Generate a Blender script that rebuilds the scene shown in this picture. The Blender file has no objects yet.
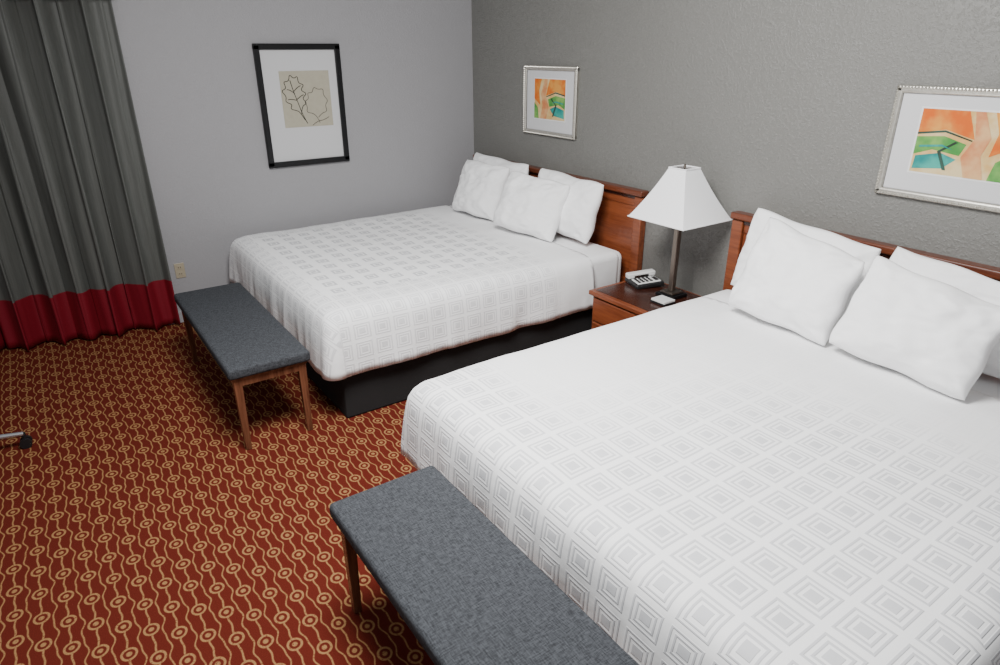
import bpy, bmesh, math, random
from mathutils import Matrix, Vector, noise
random.seed(4)
col=bpy.context.scene.collection
# ------------------------------------------------------------ node helper
class E:
    def __init__(s,nt,sock): s.nt=nt; s.s=sock
    def _m(s,op,*o,rev=False):
        n=s.nt.nodes.new('ShaderNodeMath'); n.operation=op
        args=[s]+list(o)
        if rev: args=[o[0],s]
        for i,a in enumerate(args):
            if isinstance(a,E): s.nt.links.new(a.s,n.inputs[i])
            else: n.inputs[i].default_value=a
        return E(s.nt,n.outputs[0])
    def __add__(s,o): return s._m('ADD',o)
    __radd__=__add__
    def __sub__(s,o): return s._m('SUBTRACT',o)
    def __rsub__(s,o): return s._m('SUBTRACT',o,rev=True)
    def __mul__(s,o): return s._m('MULTIPLY',o)
    __rmul__=__mul__
    def __truediv__(s,o): return s._m('DIVIDE',o)
    def abs(s): return s._m('ABSOLUTE')
    def fract(s): return s._m('FRACT')
    def floor(s): return s._m('FLOOR')
    def sqrt(s): return s._m('SQRT')
    def sin(s): return s._m('SINE')
    def mod(s,o): return s._m('FLOORED_MODULO',o)
    def max(s,o): return s._m('MAXIMUM',o)
    def min(s,o): return s._m('MINIMUM',o)
    def sstep(s,a,b):
        n=s.nt.nodes.new('ShaderNodeMapRange'); n.interpolation_type='SMOOTHSTEP'
        s.nt.links.new(s.s,n.inputs[0]); n.inputs[1].default_value=a; n.inputs[2].default_value=b
        n.inputs[3].default_value=0; n.inputs[4].default_value=1
        return E(s.nt,n.outputs[0])
    def band(s,w,soft):
        return 1-s.abs().sstep(w-soft,w+soft)
def mat(name,color,rough=.6,spec=.4,metal=0,sheen=0):
    m=bpy.data.materials.new(name); m.use_nodes=True
    nt=m.node_tree; b=nt.nodes['Principled BSDF']
    b.inputs['Base Color'].default_value=(*color,1); b.inputs['Roughness'].default_value=rough
    b.inputs['Specular IOR Level'].default_value=spec; b.inputs['Metallic'].default_value=metal
    b.inputs['Sheen Weight'].default_value=sheen
    return m,nt,b
def xyz(nt):
    tc=nt.nodes.new('ShaderNodeTexCoord'); sp=nt.nodes.new('ShaderNodeSeparateXYZ')
    nt.links.new(tc.outputs['Object'],sp.inputs[0])
    return tc.outputs['Object'],E(nt,sp.outputs[0]),E(nt,sp.outputs[1]),E(nt,sp.outputs[2])
def noi(nt,vec,scale,detail=3,rough=.5,stretch=None):
    if stretch:
        mp=nt.nodes.new('ShaderNodeMapping'); mp.inputs['Scale'].default_value=stretch
        nt.links.new(vec,mp.inputs[0]); vec=mp.outputs[0]
    n=nt.nodes.new('ShaderNodeTexNoise'); nt.links.new(vec,n.inputs['Vector'])
    n.inputs['Scale'].default_value=scale; n.inputs['Detail'].default_value=detail; n.inputs['Roughness'].default_value=rough
    return E(nt,n.outputs[0])
def mixc(nt,f,a,b):
    n=nt.nodes.new('ShaderNodeMix'); n.data_type='RGBA'
    if isinstance(f,E): nt.links.new(f.s,n.inputs[0])
    else: n.inputs[0].default_value=f
    for i,c in ((6,a),(7,b)):
        if isinstance(c,tuple): n.inputs[i].default_value=(*c,1)
        else: nt.links.new(c,n.inputs[i])
    return n.outputs[2]
def bump(nt,b,h,strength,dist):
    n=nt.nodes.new('ShaderNodeBump'); n.inputs['Strength'].default_value=strength; n.inputs['Distance'].default_value=dist
    nt.links.new(h.s,n.inputs['Height']); nt.links.new(n.outputs[0],b.inputs['Normal'])
# ------------------------------------------------------------ materials
def wall_mat(name,c,st,rg,amp):
    m,nt,b=mat(name,c,rg,.45); v,x,y,z=xyz(nt)
    a=noi(nt,v,75,4,.62).sstep(.45,.70); f=noi(nt,v,1.3,2)
    bump(nt,b,a+noi(nt,v,190,2)*.3,st,.004)
    sp=noi(nt,v,110,3,.7).sstep(.52,.68)
    nt.links.new(mixc(nt,f*.35+sp*.65,tuple(k*(1-amp*.6) for k in c),tuple(k*(1+amp) for k in c)),b.inputs['Base Color'])
    return m
M_wl=wall_mat('paint_light',(.315,.310,.322),.2,.5,.06); M_wb=wall_mat('wallpaper_gray',(.178,.176,.165),.5,.36,.15)
# carpet
M_car,nt,b=mat('carpet',(.3,.03,.01),.95,.1)
v,x,y,z=xyz(nt)
wob=noi(nt,v,14,2)-.5
xx=x+wob*.006; yy=y+(noi(nt,v,17,2)-.5)*.006
P=.082; Q=.146
c=(yy/P).floor(); sh=c.mod(2)*(Q*.5)
lv=yy-(c+.5)*P
k=((xx+sh)/Q); lu=((k.fract())-.5)*Q
r=(lu*lu+lv*lv*1.25).sqrt()
ring=(r-.026).band(.0046,.002); dot=1-r.sstep(.008,.013)
line=(lv+((xx*90).sin())*.002).band(.0032,.002)*r.sstep(.027,.031)
wav=((x*(2*math.pi/Q)).sin())*.006+((x*83).sin())*.003
yb=(yy+wav)/P
lb=((yb+.5).fract()-.5)*P
line2=lb.band(.0027,.002)
g=ring.max(dot).max(line).max(line2)
g=g*noi(nt,v,130,2).sstep(.2,.5)
base=mixc(nt,noi(nt,v,220,2),(.068,.0085,.0050),(.130,.018,.010))
gold=mixc(nt,noi(nt,v,150,2),(.23,.112,.042),(.37,.205,.090))
nt.links.new(mixc(nt,g,base,gold),b.inputs['Base Color'])
bump(nt,b,noi(nt,v,300,2)+g*.3,.5,.004)
# linens
def linen(name,c=(.92,.92,.925),s=.35):
    m,nt,b=mat(name,c,.85,.15); v,x,y,z=xyz(nt)
    bump(nt,b,noi(nt,v,7,5,.55)+noi(nt,v,600,1)*.02,s,.014); return m
M_lin=linen('white_cotton'); M_pil=linen('pillow_cotton',(.93,.93,.935),.6)
def quilt(name,cs,x0,x1,yf,style):
    m,nt,b=mat(name,(.85,.85,.86),.72,.2); v,x,y,z=xyz(nt)
    drop=(.62-z).max(0)
    onfoot=1-(y-(yf+.09)).sstep(-.01,.0)
    yy=y-drop*onfoot
    nearside=x.sstep(x1-.1,x1-.09)
    xx=x+drop*(1-onfoot)*(nearside*2-1)
    def rings(cs,x_,y_):
        u=((x_/cs).fract()-.5).abs(); w=((y_/cs).fract()-.5).abs(); d=u.max(w)
        return (1-d.sstep(.14,.155)).max((d-.245).band(.028,.010)).max((d-.375).band(.028,.010))
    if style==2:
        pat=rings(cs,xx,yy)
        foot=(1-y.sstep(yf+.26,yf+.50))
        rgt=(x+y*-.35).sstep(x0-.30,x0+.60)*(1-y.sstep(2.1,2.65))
        sheen_mask=foot.max(rgt).max(noi(nt,v,1.2,2)*.16)  # sheen put into the colour: pattern fades where reflected light would wash it out
        f=pat*sheen_mask
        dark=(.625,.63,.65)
    else:
        row=(yy/cs).floor(); xs=xx+row.mod(2)*(cs*.5)
        u=((xs/cs).fract()-.5).abs(); w=((yy/cs).fract()-.5).abs()
        d=u.max(w); tuft=((d-.23).band(.05,.015)).max(1-d.sstep(.10,.12))
        rim=rings(.12,xx,yy)
        edge=((1-y.sstep(yf+.12,yf+.14)).max(x.sstep(x1-.32,x1-.30))).max(1-x.sstep(x0+.25,x0+.27))
        f=(tuft*(1-edge)+rim*edge*.60)*(1-y.sstep(2.5,2.75))
        dark=(.56,.565,.585)
    nt.links.new(mixc(nt,f,(.92,.92,.925),dark),b.inputs['Base Color'])
    bump(nt,b,f*.3+noi(nt,v,4,4,.5)*1.2,.5,.012); return m
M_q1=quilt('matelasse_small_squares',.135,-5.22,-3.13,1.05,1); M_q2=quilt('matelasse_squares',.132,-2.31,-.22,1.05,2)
M_skirt,nt,b=mat('charcoal_fabric',(.022,.0215,.022),.9,.2); v,x,y,z=xyz(nt); bump(nt,b,noi(nt,v,300,2),.3,.002)
def wood(name,c1,c2,rough=.32,st=(1,12,12),sc=3):
    m,nt,b=mat(name,c1,rough,.4); v,x,y,z=xyz(nt)
    n=noi(nt,v,sc,5,.65,st); nt.links.new(mixc(nt,n.sstep(.3,.7),c1,c2),b.inputs['Base Color'])
    b.inputs['Coat Weight'].default_value=.2; b.inputs['Coat Roughness'].default_value=.2
    return m
M_ch=wood('cherry_wood',(.13,.031,.011),(.23,.062,.022))
M_cap=wood('cherry_cap',(.080,.020,.009),(.14,.036,.014))
M_chd=wood('dark_cherry_and_cap_shadow',(.025,.008,.006),(.05,.014,.008),.25)
M_leg=wood('walnut_legs',(.085,.030,.016),(.19,.075,.040),.22,(12,12,1))
M_denim,nt,b=mat('heather_upholstery',(.07,.085,.11),.9,.15); v,x,y,z=xyz(nt)
h=noi(nt,v,110,4,.7,(.35,2.2,1)); h2=noi(nt,v,110,4,.7,(2.2,.35,1))
nt.links.new(mixc(nt,(h*.5+h2*.5).sstep(.36,.64),(.024,.0255,.029),(.070,.075,.084)),b.inputs['Base Color']); bump(nt,b,h+h2,.4,.002)
M_cur,nt,b=mat('curtain_gray',(.15,.155,.145),.5,.35); v,x,y,z=xyz(nt)
nt.links.new(mixc(nt,noi(nt,v,40,3,.6,(1,3,.15)),(.070,.073,.068),(.122,.127,.118)),b.inputs['Base Color'])
M_curr,nt,b=mat('curtain_red',(.175,.005,.014),.6,.3)
M_blk,_,_=mat('black_frame',(.006,.006,.007),.35,.3)
M_matb,_,_=mat('mat_board',(.56,.56,.57),.7,.2)
M_paper,nt,b=mat('beige_paper',(.50,.47,.38),.8,.1); v,x,y,z=xyz(nt); nt.links.new(mixc(nt,noi(nt,v,25,3),(.37,.345,.27),(.44,.41,.33)),b.inputs['Base Color'])
M_ink,_,_=mat('ink',(.01,.01,.01),.7,.1)
M_silver,nt,b=mat('champagne_silver',(.66,.63,.56),.32,.5,.85); v,x,y,z=xyz(nt); nt.links.new(mixc(nt,noi(nt,v,60,3),(.5,.47,.40),(.8,.78,.72)),b.inputs['Base Color'])
def wash(name,a,c,sc=8):
    m,nt,b=mat(name,a,.75,.15); v,x,y,z=xyz(nt)
    nt.links.new(mixc(nt,noi(nt,v,sc,3,.6).sstep(.35,.65),a,c),b.inputs['Base Color']); return m
A_or=wash('wash_orange',(.55,.11,.015),(.62,.28,.06)); A_cr=wash('wash_cream',(.55,.34,.12),(.62,.50,.28)); A_gr=wash('wash_green',(.05,.22,.05),(.20,.38,.10))
A_te=wash('wash_teal',(.01,.17,.17),(.05,.33,.27)); A_pk=wash('wash_peach',(.50,.17,.07),(.60,.36,.17)); A_dk=wash('wash_dark',(.03,.04,.03),(.04,.09,.07))
M_chr,_,_=mat('chrome',(.6,.6,.62),.15,.5,1); M_pl,_,_=mat('black_plastic',(.012,.012,.013),.4,.5)
M_nick,_,_=mat('bronze_nickel',(.20,.17,.145),.3,.5,.9)
M_wpl,_,_=mat('white_plastic',(.70,.70,.69),.35,.5); M_ivory,_,_=mat('ivory_plastic',(.38,.33,.24),.4,.4)
M_shade,nt,b=mat('shade_linen',(.86,.86,.87),.85,.15); v,x,y,z=xyz(nt); bump(nt,b,noi(nt,v,500,1),.1,.001)
M_seat,_,_=mat('chair_fabric',(.03,.03,.035),.9,.2)
# ------------------------------------------------------------ mesh helpers
def new(name,bm,mats,smooth=False,ang=None):
    me=bpy.data.meshes.new(name); bm.normal_update(); bm.to_mesh(me); bm.free()
    for m in (mats if isinstance(mats,(list,tuple)) else [mats]): me.materials.append(m)
    if smooth:
        for p in me.polygons: p.use_smooth=True
    ob=bpy.data.objects.new(name,me); col.objects.link(ob); return ob
def addbox(bm,x0,x1,y0,y1,z0,z1,bev=0,seg=2,mi=0):
    t=bmesh.new(); bmesh.ops.create_cube(t,size=1)
    for v in t.verts: v.co=Vector(((x0+x1)/2+v.co.x*(x1-x0),(y0+y1)/2+v.co.y*(y1-y0),(z0+z1)/2+v.co.z*(z1-z0)))
    if bev: bmesh.ops.bevel(t,geom=list(t.edges),offset=bev,segments=seg,profile=.5,affect='EDGES')
    for f in t.faces: f.material_index=mi
    me=bpy.data.meshes.new('t'); t.to_mesh(me); t.free(); bm.from_mesh(me); bpy.data.meshes.remove(me)
def box(name,x0,x1,y0,y1,z0,z1,m,bev=0,seg=2,smooth=False):
    bm=bmesh.new(); addbox(bm,x0,x1,y0,y1,z0,z1,bev,seg); return new(name,bm,m,smooth)
def addcyl(bm,p0,p1,r0,r1=None,n=20,mi=0):
    if r1 is None:r1=r0
    p0=Vector(p0);p1=Vector(p1);d=p1-p0
    t=bmesh.new(); bmesh.ops.create_cone(t,cap_ends=True,segments=n,radius1=r0,radius2=r1,depth=d.length)
    q=Vector((0,0,1)).rotation_difference(d.normalized()).to_matrix().to_4x4(); q.translation=(p0+p1)/2
    bmesh.ops.transform(t,matrix=q,verts=t.verts)
    for f in t.faces: f.material_index=mi
    me=bpy.data.meshes.new('t'); t.to_mesh(me); t.free(); bm.from_mesh(me); bpy.data.meshes.remove(me)
def group(name,parts,loc=(0,0,0)):
    e=bpy.data.objects.new(name,None); col.objects.link(e); e.location=loc; e.empty_display_size=.1
    for p in parts:
        p.parent=e; p.matrix_parent_inverse=Matrix.Translation(loc).inverted()
    return e
# ------------------------------------------------------------ room
X0=-5.3; Y0=3.38
box('floor',-5.9,1.4,-2.6,3.6,-.1,0,M_car)
box('wall_left',-5.9,X0,.56,Y0+.12,0,2.65,M_wl)
box('wall_window',-5.9,-5.72,-2.6,.56,0,2.65,M_wl)
box('wall_back',X0,1.4,Y0,Y0+.12,0,2.65,M_wb)
box('baseboard_left',X0,X0+.012,.62,Y0,0,.09,M_wl,.003)
# ------------------------------------------------------------ curtain
def curtain():
    bm=bmesh.new(); NC,NR=700,44; ya,yb=.63,-1.6; zt,zb=2.26,.015
    g=[]
    for i in range(NC+1):
        s=i/NC; y=ya+(yb-ya)*s; row=[]
        ph=y*2*math.pi/.20+1.8*noise.noise(Vector((y*2.5,0,0)))
        for j in range(NR+1):
            t=j/NR; z=zt+(zb-zt)*t
            n=noise.noise(Vector((y*5,z*.7,2)))
            a=.062+.018*t
            w=math.sin(ph+.6*n)+.30*math.sin(2.3*ph+1+n)+.12*math.sin(5.1*ph+2*n)
            if w>0: w=w**.75
            X=-5.235-.17*(ya-y)+a*w*.85+.012*n
            if y>.5: X=max(X,-5.27)
            row.append(bm.verts.new((X,y+.028*math.sin(2*ph),z)))
        g.append(row)
    for i in range(NC):
        for j in range(NR):
            f=bm.faces.new((g[i][j],g[i+1][j],g[i+1][j+1],g[i][j+1]))
            f.material_index=1 if (zt+(zb-zt)*(j+.5)/NR)<.375 else 0
    ob=new('panel',bm,[M_cur,M_curr],True)
    s=ob.modifiers.new('s','SOLIDIFY'); s.thickness=.004
    tr=box('track',-5.58,-5.16,-1.6,.66,2.262,2.31,M_wpl,.004)
    group('window_curtain',[ob,tr],(-5.3,-.3,0))
curtain()
# outlet
bm=bmesh.new(); addbox(bm,X0,X0+.006,.68,.75,.352,.468,.003)
for zc in (.385,.435): addbox(bm,X0+.006,X0+.008,.698,.732,zc-.015,zc+.015,.001,mi=0)
for zc in (.385,.435):
    for dy in (-.007,.007): addbox(bm,X0+.008,X0+.0085,.715+dy-.0015,.715+dy+.0015,zc-.006,zc+.006,mi=1)
new('wall_outlet',bm,[M_ivory,M_blk])
# ------------------------------------------------------------ beds
def rr(cx,cy,hx,hy,r,nx=90,ny=90,nc=12):
    pts=[]; r=min(r,hx*.99,hy*.99)
    def side(a,b,n):
        for i in range(n): t=i/n; pts.append((a[0]+(b[0]-a[0])*t,a[1]+(b[1]-a[1])*t))
    def arc(px,py,a0,n):
        for i in range(n): a=a0+math.pi/2*i/n; pts.append((px+r*math.cos(a),py+r*math.sin(a)))
    side((cx-hx+r,cy-hy),(cx+hx-r,cy-hy),nx); arc(cx+hx-r,cy-hy+r,-math.pi/2,nc)
    side((cx+hx,cy-hy+r),(cx+hx,cy+hy-r),ny); arc(cx+hx-r,cy+hy-r,0,nc)
    side((cx+hx-r,cy+hy),(cx-hx+r,cy+hy),nx); arc(cx-hx+r,cy+hy-r,math.pi/2,nc)
    side((cx-hx,cy+hy-r),(cx-hx,cy-hy+r),ny); arc(cx-hx+r,cy-hy+r,math.pi,nc)
    return pts
def coverlet(x0,x1,y0,y1,cut,m,seed):
    W=x1-x0;L=y1-y0;cx=(x0+x1)/2;cy=(y0+y1)/2
    prof=[(0,.292),(.001,.33),(.003,.38),(.006,.43),(.010,.48),(.016,.53),(.024,.575),(.037,.607),(.055,.630),(.080,.644),(.12,.652),(.17,.655),(.24,.656)]
    i=.24
    while i<W/2-.06: i+=.045; prof.append((i,.656))
    bm=bmesh.new(); rings=[]
    for inset,z in prof:
        t=min(1,max(0,(z-.29)/.33)); ring=[]
        for (px,py) in rr(cx,cy,W/2-inset,L/2-inset,.075+inset*.25 if inset<.2 else .12):
            d=Vector((px-cx,py-cy))
            ex=(abs(d.x)/(W/2-inset))**14; ey=(abs(d.y)/(L/2-inset))**14
            nrm=Vector((ex*math.copysign(1,d.x),ey*math.copysign(1,d.y)))
            if nrm.length>0: nrm.normalize()
            fold=noise.noise(Vector((px*5.5,py*5.5,seed+z*.8)))*.024+noise.noise(Vector((px*14,py*14,seed+z*2.5)))*.013
            corner=min(ex,ey)*2
            off=(1-t)*(fold+.012*corner)
            dz=(1-t)*.014*noise.noise(Vector((px*3,py*3,seed+7)))+t*(.007*noise.noise(Vector((px*2.2,py*2.2,seed)))+.005*noise.noise(Vector((px*6,py*6,seed))))
            ring.append(bm.verts.new((px+nrm.x*off,py+nrm.y*off,z+dz)))
        rings.append(ring)
    n=len(rings[0])
    for a,b_ in zip(rings,rings[1:]):
        for k in range(n): bm.faces.new((a[k],a[(k+1)%n],b_[(k+1)%n],b_[k]))
    bm.faces.new(rings[-1])
    bmesh.ops.bisect_plane(bm,geom=bm.verts[:]+bm.edges[:]+bm.faces[:],plane_co=(0,cut,0),plane_no=(0,1,0),clear_outer=True)
    ob=new('coverlet',bm,m,True)
    s=ob.modifiers.new('s','SOLIDIFY'); s.thickness=.014; s.offset=-1
    return ob
def bed(x0,x1,m,seed):
    yf=1.045; ye=3.285
    parts=[coverlet(x0,x1,yf,ye+.3,2.96,m,seed)]
    parts.append(box('mattress',x0+.055,x1-.055,yf+.07,ye,.30,.632,M_lin,.055,5,True))
    parts.append(box('box_spring',x0+.05,x1-.05,yf+.09,ye,.0,.30,M_skirt,.012,2))
    parts.append(box('flat_sheet',x0+.040,x1-.040,2.6,ye-.05,.36,.640,M_lin,.05,5,True))
    group('bed',parts,((x0+x1)/2,2.1,0))
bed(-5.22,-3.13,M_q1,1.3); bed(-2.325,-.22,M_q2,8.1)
# headboards
def headboard(x0,x1,name):
    zt=1.062; f=Y0-.003; bm=bmesh.new()
    addbox(bm,x0+.02,x1-.02,f-.03,f,.28,zt-.05,.003)
    addbox(bm,x0,x0+.075,f-.055,f,0,zt-.045,.006,3)
    addbox(bm,x1-.075,x1,f-.055,f,0,zt-.045,.006,3)
    addbox(bm,x0-.006,x1+.006,f-.075,f,zt-.040,zt,.010,4,mi=2)
    addbox(bm,x0+.075,x1-.075,f-.038,f,zt-.115,zt-.062,.004,3)
    addbox(bm,x0+.02,x1-.02,f-.045,f,zt-.064,zt-.038,0,mi=1)  # dark strip painted in as the shadow line beneath the cap
    addbox(bm,x0+.075,x1-.075,f-.045,f,.30,.42,.006,3)
    new(name,bm,[M_ch,M_chd,M_cap])
headboard(-5.20,-3.10,'headboard'); headboard(-2.375,-.12,'headboard')
# ------------------------------------------------------------ pillows
def pillow(cx,cy,W,Hh,T,lean,yaw,seed,roll=0,drop=0,z=.676):
    bm=bmesh.new(); N=60; vs={}
    for sgn in (1,-1):
        for i in range(N+1):
            for j in range(N+1):
                u=-1+2*i/N; v=-1+2*j/N
                u=math.copysign(abs(u)**.85,u); v=math.copysign(abs(v)**.85,v)
                edge=(i in(0,N) or j in (0,N))
                if edge and sgn==-1: vs[(sgn,i,j)]=vs[(1,i,j)]; continue
                e=((1-abs(u)**2.8)*(1-abs(v)**2.8))
                th=T/2*max(e,0)**.48*(1+.14*(-v))
                cr_=(abs(u)*abs(v))**5
                x=u*W/2*(1-.035*(1-v*v)-.035*cr_-.01*v); y=v*Hh/2*(1-.045*(1-u*u)-.035*cr_)
                y=(y+Hh/2)*(1-drop*u)-Hh/2
                x+=.004*math.sin(v*7+seed)*(abs(u)**6); y+=.005*math.sin(u*6+seed*2)*(abs(v)**6)
                wr=noise.noise(Vector((u*1.8,v*1.8,seed)))*.022+noise.noise(Vector((u*4,v*3.2,seed+3)))*.012+abs(noise.noise(Vector((u*3+v*2,v*5-u*2,seed+9))))*-.014
                ca=math.atan2(1.02-abs(v),1.02-abs(u)); cr=math.hypot(1-abs(u),1-abs(v))
                wr+=.010*math.sin(ca*8+seed)*math.exp(-cr*2.4)
                zz=sgn*th+ (wr*min(1,e*3+.25))+(.014*math.sin(u*3+seed)*(1-e))
                vs[(sgn,i,j)]=bm.verts.new((x,y+Hh/2,zz))
    for sgn in (1,-1):
        for i in range(N):
            for j in range(N):
                q=[vs[(sgn,i,j)],vs[(sgn,i+1,j)],vs[(sgn,i+1,j+1)],vs[(sgn,i,j+1)]]
                if sgn<0:q.reverse()
                bm.faces.new(q)
    L=math.radians(lean)
    M=Matrix(((1,0,0),(0,math.sin(L),-math.cos(L)),(0,math.cos(L),math.sin(L)))).to_4x4()
    M=Matrix.Translation((cx,cy,z))@Matrix.Rotation(math.radians(yaw),4,'Z')@M@Matrix.Rotation(math.radians(roll),4,'Z')
    bmesh.ops.transform(bm,matrix=M,verts=bm.verts)
    for v in bm.verts:
        if v.co.z<.666: v.co.z=.666+(v.co.z-.666)*.12
    new('pillow',bm,M_pil,True)
# bed 1 (far)
pillow(-4.63,3.10,.80,.45,.17,17,0,4.4,-1)
pillow(-3.72,3.09,.70,.44,.19,17,3,5.1,-3)
pillow(-4.58,2.88,.56,.45,.18,22,6,1.7,-1)
pillow(-3.86,2.86,.58,.445,.19,25,15,2.9,-4)
# bed 2 (near)
pillow(-1.83,3.12,.74,.445,.16,15,0,6.4,-2,.05)
pillow(-1.09,3.12,.70,.405,.16,15,0,7.5,-3,.04)
pillow(-1.715,2.84,.57,.475,.20,25,0,9.2,-3,.08)
pillow(-1.115,2.80,.60,.43,.20,28,-1,3.6,-3,.06)
# ------------------------------------------------------------ nightstand
bm=bmesh.new(); nx0,nx1,ny0,ny1,nz=-3.0,-2.385,2.78,3.295,.50
addbox(bm,nx0,nx1,ny0,ny1,nz-.03,nz,.006,3,mi=0)
addbox(bm,nx0+.03,nx1-.03,ny0+.035,ny1-.02,nz-.001,nz+.0015,0,mi=1)
addbox(bm,nx0+.015,nx1-.015,ny0+.03,ny1-.01,.04,nz-.03,.004,2,mi=0)
addbox(bm,nx0+.035,nx1-.035,ny0+.012,ny0+.032,.30,nz-.045,.004,2,mi=0)
addbox(bm,nx0+.035,nx1-.035,ny0+.012,ny0+.032,.07,.285,.004,2,mi=0)
for zc in (.375,.18): addcyl(bm,(-2.685,ny0+.014,zc),(-2.685,ny0-.012,zc),.013,.016,16,mi=2)
addbox(bm,nx0+.02,nx1-.02,ny0+.05,ny1-.02,0,.05,0,mi=1)
new('nightstand',bm,[M_ch,M_chd,M_nick])
# ------------------------------------------------------------ lamp
lx,ly,lz=-2.61,3.13,.5025
bm=bmesh.new()
addbox(bm,lx-.070,lx+.070,ly-.070,ly+.070,lz,lz+.022,.004,2,mi=0)
addbox(bm,lx-.05,lx+.05,ly-.05,ly+.05,lz+.022,lz+.036,.004,2,mi=1)
addbox(bm,lx-.017,lx+.017,ly-.017,ly+.017,lz+.036,1.0,.004,2,mi=1)
addcyl(bm,(lx,ly,1.0),(lx,ly,1.325),.006,.006,12,mi=1)
addcyl(bm,(lx,ly,1.02),(lx,ly,1.08),.02,.02,16,mi=1)
for a in range(4):
    d=Vector((math.cos(a*math.pi/2),math.sin(a*math.pi/2),0)); addcyl(bm,(lx,ly,1.300),Vector((lx,ly,1.300))+d*.056,.002,.002,6,mi=1)
addcyl(bm,(lx,ly,1.305),(lx,ly,1.325),.010,.004,12,mi=1)
st=new('stand',bm,[M_blk,M_nick])
bm=bmesh.new(); K=10; N=12; rings=[]
for k in range(K+1):
    t=k/K; hw=.215+(.062-.215)*(t**.96)-.006*math.sin(math.pi*t); z=1.005+.30*t; r=[]
    cs=[(-hw,-hw),(hw,-hw),(hw,hw),(-hw,hw)]
    for q in range(4):
        a=cs[q];b2=cs[(q+1)%4]
        for i in range(N): s=i/N; r.append(bm.verts.new((lx+a[0]+(b2[0]-a[0])*s,ly+a[1]+(b2[1]-a[1])*s,z)))
    rings.append(r)
for a,b2 in zip(rings,rings[1:]):
    for k in range(4*N): bm.faces.new((a[k],a[(k+1)%(4*N)],b2[(k+1)%(4*N)],b2[k]))
sh=new('shade',bm,M_shade); s=sh.modifiers.new('s','SOLIDIFY'); s.thickness=.004
bm=bmesh.new()
for z,hw in ((1.005,.217),(1.303,.064)):
    for q in range(4):
        a=[(-hw,-hw),(hw,-hw),(hw,hw),(-hw,hw)][q]; b2=[(-hw,-hw),(hw,-hw),(hw,hw),(-hw,hw)][(q+1)%4]
        addcyl(bm,(lx+a[0],ly+a[1],z),(lx+b2[0],ly+b2[1],z),.004,.004,8)
tr=new('shade_trim',bm,M_shade)
group('table_lamp',[st,sh,tr],(lx,ly,lz))
# phone
bm=bmesh.new()
addbox(bm,-.095,.095,-.10,.10,0,.035,.012,3,mi=1)
addbox(bm,-.02,.085,-.085,.08,.034,.042,.004,2,mi=0)
for i in range(3):
    for j in range(4): addbox(bm,-.008+i*.03,.014+i*.03,-.075+j*.028,-.057+j*.028,.042,.047,.002,1,mi=1)
addbox(bm,.0,.07,.045,.072,.042,.045,.001,1,mi=1)
addbox(bm,-.085,-.03,-.10,.10,.05,.07,.01,3,mi=0)
addbox(bm,-.085,-.03,-.10,-.05,.034,.062,.01,3,mi=0); addbox(bm,-.085,-.03,.05,.10,.034,.062,.01,3,mi=0)
bmesh.ops.transform(bm,matrix=Matrix.Translation((-2.87,3.16,.502))@Matrix.Rotation(math.radians(-20),4,'Z')@Matrix.Rotation(math.radians(4),4,'X'),verts=bm.verts)
for v in bm.verts: v.co.z=max(v.co.z,.5025)
new('desk_telephone',bm,[M_wpl,M_pl])
bm=bmesh.new()
for k in range(2):
    addbox(bm,-2.615+.004*k,-2.50-.003*k,2.945+.003*k,3.045,.5025+.012*k,.5145+.012*k,.001,1,mi=(1,0)[k])
new('notepad',bm,[M_wpl,M_pl])
# ------------------------------------------------------------ benches
def bench(x0,y0):
    L,W,h=1.375,.423,.49; x1=x0+L;y1=y0+W
    parts=[box('seat_cushion',x0,x1,y0,y1,h-.062,h,M_denim,.018,4,False)]
    for p in parts[0].data.polygons: p.use_smooth=True
    bm=bmesh.new()
    addbox(bm,x0+.02,x1-.02,y0+.02,y1-.02,h-.075,h-.061,0)
    for (a,b2,c,d) in ((x0+.03,x1-.03,y0+.028,y0+.05),(x0+.03,x1-.03,y1-.05,y1-.028),(x0+.028,x0+.05,y0+.03,y1-.03),(x1-.05,x1-.028,y0+.03,y1-.03)):
        addbox(bm,a,b2,c,d,h-.115,h-.07,.002,1)
    fr=new('frame',bm,M_leg)
    legs=[]
    for i,(px,py) in enumerate(((x0+.045,y0+.045),(x1-.045,y0+.045),(x0+.045,y1-.045),(x1-.045,y1-.045))):
        bm=bmesh.new(); addbox(bm,px-.021,px+.021,py-.021,py+.021,0,h-.07,.003,2)
        for v in bm.verts:
            t=1-v.co.z/(h-.07); v.co.x=px+(v.co.x-px)*(1-.3*t); v.co.y=py+(v.co.y-py)*(1-.3*t)
        legs.append(new('leg_%d'%(i+1),bm,M_leg))
    group('upholstered_bench',parts+[fr]+legs,((x0+x1)/2,(y0+y1)/2,0))
bench(-4.528,.542); bench(-1.889,.569)
# ------------------------------------------------------------ framed pictures
def poly(name,pts,fn,m):
    bm=bmesh.new(); bm.faces.new([bm.verts.new(fn(a,b_)) for a,b_ in pts]); return new(name,bm,m)
y0,y1,z0,z1=1.484,2.143,1.099,1.988; fw=.042; xf=X0
bm=bmesh.new()
addbox(bm,xf,xf+.03,y0,y1,z1-fw,z1,.004,2);addbox(bm,xf,xf+.03,y0,y1,z0,z0+fw,.004,2)
addbox(bm,xf,xf+.03,y0,y0+fw,z0+.01,z1-.01,.004,2);addbox(bm,xf,xf+.03,y1-fw,y1,z0+.01,z1-.01,.004,2)
fr=new('frame',bm,M_blk)
mb=box('mat',xf+.001,xf+.012,y0+.02,y1-.02,z0+.02,z1-.02,M_matb)
pw=(y0+.165,y1-.105,z0+.29,z1-.19)
pp=box('print',xf+.012,xf+.014,pw[0],pw[1],pw[2],pw[3],M_paper)
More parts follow.
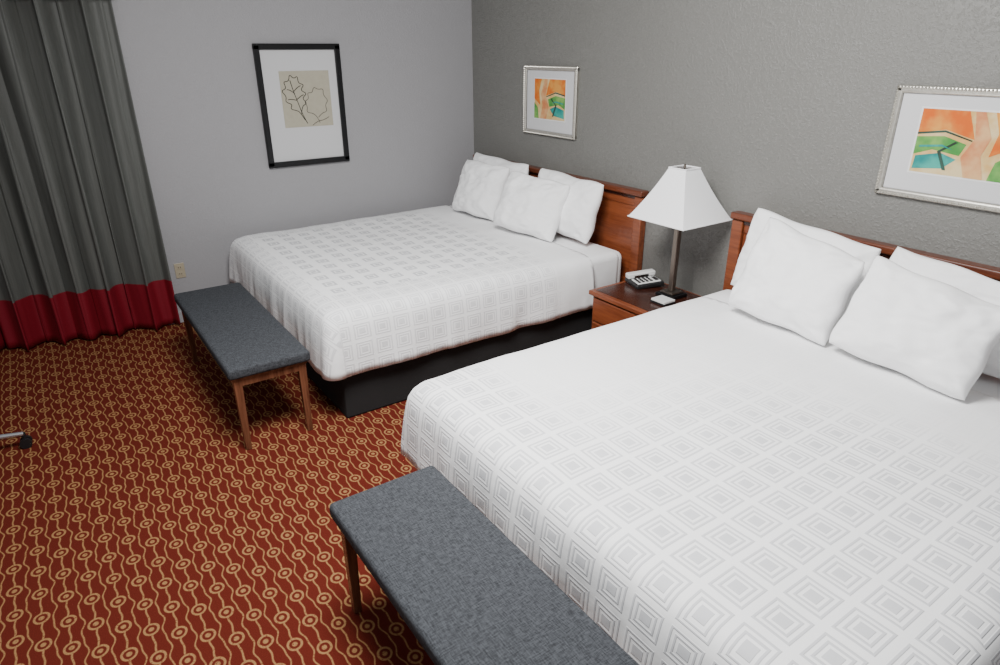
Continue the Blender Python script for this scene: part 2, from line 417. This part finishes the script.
def stroke(name,pts,r=.0026):
    cu=bpy.data.curves.new(name,'CURVE'); cu.dimensions='3D'; cu.bevel_depth=r; cu.bevel_resolution=1
    s=cu.splines.new('NURBS'); s.points.add(len(pts)-1); s.order_u=3; s.use_endpoint_u=True
    for k,(a,b_) in enumerate(pts): s.points[k].co=(xf+.0145,pw[0]+a*(pw[1]-pw[0]),pw[2]+b_*(pw[3]-pw[2]),1)
    cu.materials.append(M_ink); o=bpy.data.objects.new(name,cu); col.objects.link(o); return o
S=[]
S.append(stroke('leaf_line_1',[(.42,.12),(.36,.22),(.30,.30),(.14,.33),(.20,.42),(.06,.46),(.10,.56),(.00,.66),(.12,.70),(.06,.82),(.18,.82),(.20,.95),(.28,.86),(.36,.92),(.36,.78),(.48,.76),(.38,.66),(.52,.60),(.40,.52),(.50,.42),(.38,.38),(.36,.24)]))
S.append(stroke('leaf_line_2',[(.46,.06),(.38,.22),(.31,.45),(.24,.66),(.20,.84)]))
S.append(stroke('leaf_line_3',[(.30,.48),(.2,.52),(.12,.50)])); S.append(stroke('leaf_line_4',[(.30,.5),(.38,.56),(.44,.58)]))
S.append(stroke('leaf_line_5',[(.27,.6),(.18,.68),(.12,.68)])); S.append(stroke('leaf_line_6',[(.25,.64),(.33,.72),(.4,.74)]))
S.append(stroke('leaf_line_7',[(.72,.06),(.68,.16),(.60,.24),(.46,.26),(.50,.36),(.44,.46),(.54,.50),(.52,.62),(.62,.60),(.66,.72),(.74,.66),(.86,.68),(.84,.56),(.94,.46),(.86,.38),(.90,.26),(.78,.24),(.70,.16)],.0018))
S.append(stroke('leaf_line_8',[(.56,.02),(.68,.10),(.80,.10),(.92,.16)],.0018))
group('framed_leaf_print',[fr,mb,pp]+S,(xf,(y0+y1)/2,(z0+z1)/2))
def silver(x0,x1,z0,z1,flip):
    yb=Y0; bm=bmesh.new(); fw=.034
    for (a,b_,c,d) in ((x0,x1,z1-fw,z1),(x0,x1,z0,z0+fw),(x0,x0+fw,z0+.005,z1-.005),(x1-fw,x1,z0+.005,z1-.005)):
        addbox(bm,a,b_,yb-.022,yb,c,d,.006,3)
        addbox(bm,a,b_,yb-.026,yb-.002,c,d,.010,3)
    def beads(ax,az,bx,bz):
        n=int(math.hypot(bx-ax,bz-az)/.0145)
        for i in range(n+1):
            t=i/n; q=Matrix.Translation((ax+(bx-ax)*t,yb-.026,az+(bz-az)*t))
            bmesh.ops.create_icosphere(bm,subdivisions=1,radius=.0065,matrix=q)
    o_=.010
    beads(x0+o_,z0+o_,x1-o_,z0+o_);beads(x0+o_,z1-o_,x1-o_,z1-o_);beads(x0+o_,z0+o_,x0+o_,z1-o_);beads(x1-o_,z0+o_,x1-o_,z1-o_)
    fr=new('frame',bm,M_silver)
    mb=box('mat',x0+.02,x1-.02,yb-.012,yb-.001,z0+.02,z1-.02,M_matb)
    ax0,ax1,az0,az1=x0+.135,x1-.135,z0+.125,z1-.095
    inner=box('mat_bevel',ax0-.008,ax1+.008,yb-.0135,yb-.012,az0-.008,az1+.008,M_wpl)
    def lay(k): return lambda a,b_:(ax0+(ax1-ax0)*(1-a if flip else a),yb-.0140-.0003*k,az0+(az1-az0)*b_)
    pcs=[poly('wash_base',[(0,0),(1,0),(1,1),(0,1)],lay(0),A_cr),
     poly('wash_1',[(0,.62),(.3,.7),(.62,.58),(.5,1),(0,1)],lay(1),A_or),
     poly('wash_2',[(.0,.28),(.2,.38),(.5,.32),(.55,.5),(.3,.6),(0,.56)],lay(2),A_gr),
     poly('wash_3',[(.02,.05),(.35,.1),(.48,.26),(.3,.34),(.03,.26)],lay(3),A_te),
     poly('wash_4',[(.60,0),(.80,0),(.72,.35),(.78,.62),(.66,1),(.56,1),(.62,.6),(.52,.3)],lay(4),A_pk),
     poly('wash_5',[(.80,.35),(1,.5),(1,1),(.76,1),(.84,.7)],lay(5),A_or),
     poly('wash_6',[(.84,.0),(1,.0),(1,.4),(.88,.28)],lay(6),A_gr),
     poly('wash_7',[(.0,.60),(.3,.66),(.6,.55),(.6,.57),(.3,.69),(.0,.63)],lay(7),A_dk),
     poly('wash_8',[(.36,.08),(.40,.08),(.30,.36),(.46,.52),(.43,.53),(.26,.36)],lay(8),A_dk),
     poly('wash_9',[(.05,.40),(.3,.44),(.42,.40),(.3,.47),(.05,.43)],lay(9),A_te)]
    group('framed_abstract_print',[fr,mb,inner]+pcs,((x0+x1)/2,yb,(z0+z1)/2))
silver(-4.508,-3.863,1.316,1.829,True)
silver(-1.617,-.965,1.292,1.791,False)
# ------------------------------------------------------------ office chair (only a foot of it reaches the view)
cx,cy=-3.917,-.71
bm=bmesh.new()
for k in range(5):
    a=math.radians(87)+k*2*math.pi/5; d=Vector((math.cos(a),math.sin(a),0)); c0=Vector((cx,cy,0))
    addcyl(bm,c0+Vector((0,0,.115)),c0+d*.33+Vector((0,0,.078)),.022,.014,12,mi=0)
    e=c0+d*.33; n=Vector((-d.y,d.x,0))
    addcyl(bm,e+Vector((0,0,.045)),e+Vector((0,0,.085)),.009,.009,10,mi=1)
    for s_ in (-1,1): addcyl(bm,e+n*s_*.008+Vector((0,0,.028)),e+n*s_*.026+Vector((0,0,.028)),.028,.028,18,mi=1)
addcyl(bm,(cx,cy,.09),(cx,cy,.14),.04,.04,20,mi=0); addcyl(bm,(cx,cy,.14),(cx,cy,.43),.022,.022,16,mi=0)
base=new('star_base',bm,[M_chr,M_pl])
seat=box('seat',cx-.24,cx+.24,cy-.24,cy+.24,.43,.51,M_seat,.035,4,True)
bm=bmesh.new(); addbox(bm,cx-.21,cx+.21,cy-.26,cy-.19,.62,1.0,.03,4); addbox(bm,cx-.03,cx+.03,cy-.26,cy-.235,.44,.8,.004,1)
back=new('backrest',bm,M_seat,False)
group('office_chair',[base,seat,back],(cx,cy,0))
# ------------------------------------------------------------ lights, world, camera
def area(name,loc,target,size,energy,c=(1,1,1)):
    l=bpy.data.lights.new(name,'AREA'); l.energy=energy; l.size=size; l.color=c; l.shape='SQUARE'
    o=bpy.data.objects.new(name,l); col.objects.link(o); o.location=loc
    o.rotation_euler=(Vector(target)-Vector(loc)).to_track_quat('-Z','Y').to_euler(); return o
area('overhead_key_light',(-1.8,.85,2.95),(-2.2,2.2,0),1.1,190,(1,.99,.975))  # unseen area light added as the main light, no fixture modelled
w=bpy.data.worlds.new('w');bpy.context.scene.world=w;w.use_nodes=True
bg=w.node_tree.nodes['Background']; bg.inputs[1].default_value=.33; bg.inputs[0].default_value=(.96,.98,1,1)
H=1.949;th=math.radians(23.38);ya=math.radians(34.682);ro=math.radians(-.17)
F=Vector((-math.cos(ya),math.sin(ya),0));R=Vector((math.sin(ya),math.cos(ya),0));Z=Vector((0,0,1))
fc=F*math.cos(th)-Z*math.sin(th);up=F*math.sin(th)+Z*math.cos(th)
R2=R*math.cos(ro)+up*math.sin(ro);U2=-R*math.sin(ro)+up*math.cos(ro)
cd=bpy.data.cameras.new('camera');co=bpy.data.objects.new('camera',cd);col.objects.link(co)
Mx=Matrix((R2,U2,-fc)).transposed().to_4x4();Mx.translation=Vector((0,0,H));co.matrix_world=Mx
cd.sensor_width=36;cd.lens=656.8*36/1000
bpy.context.scene.camera=co
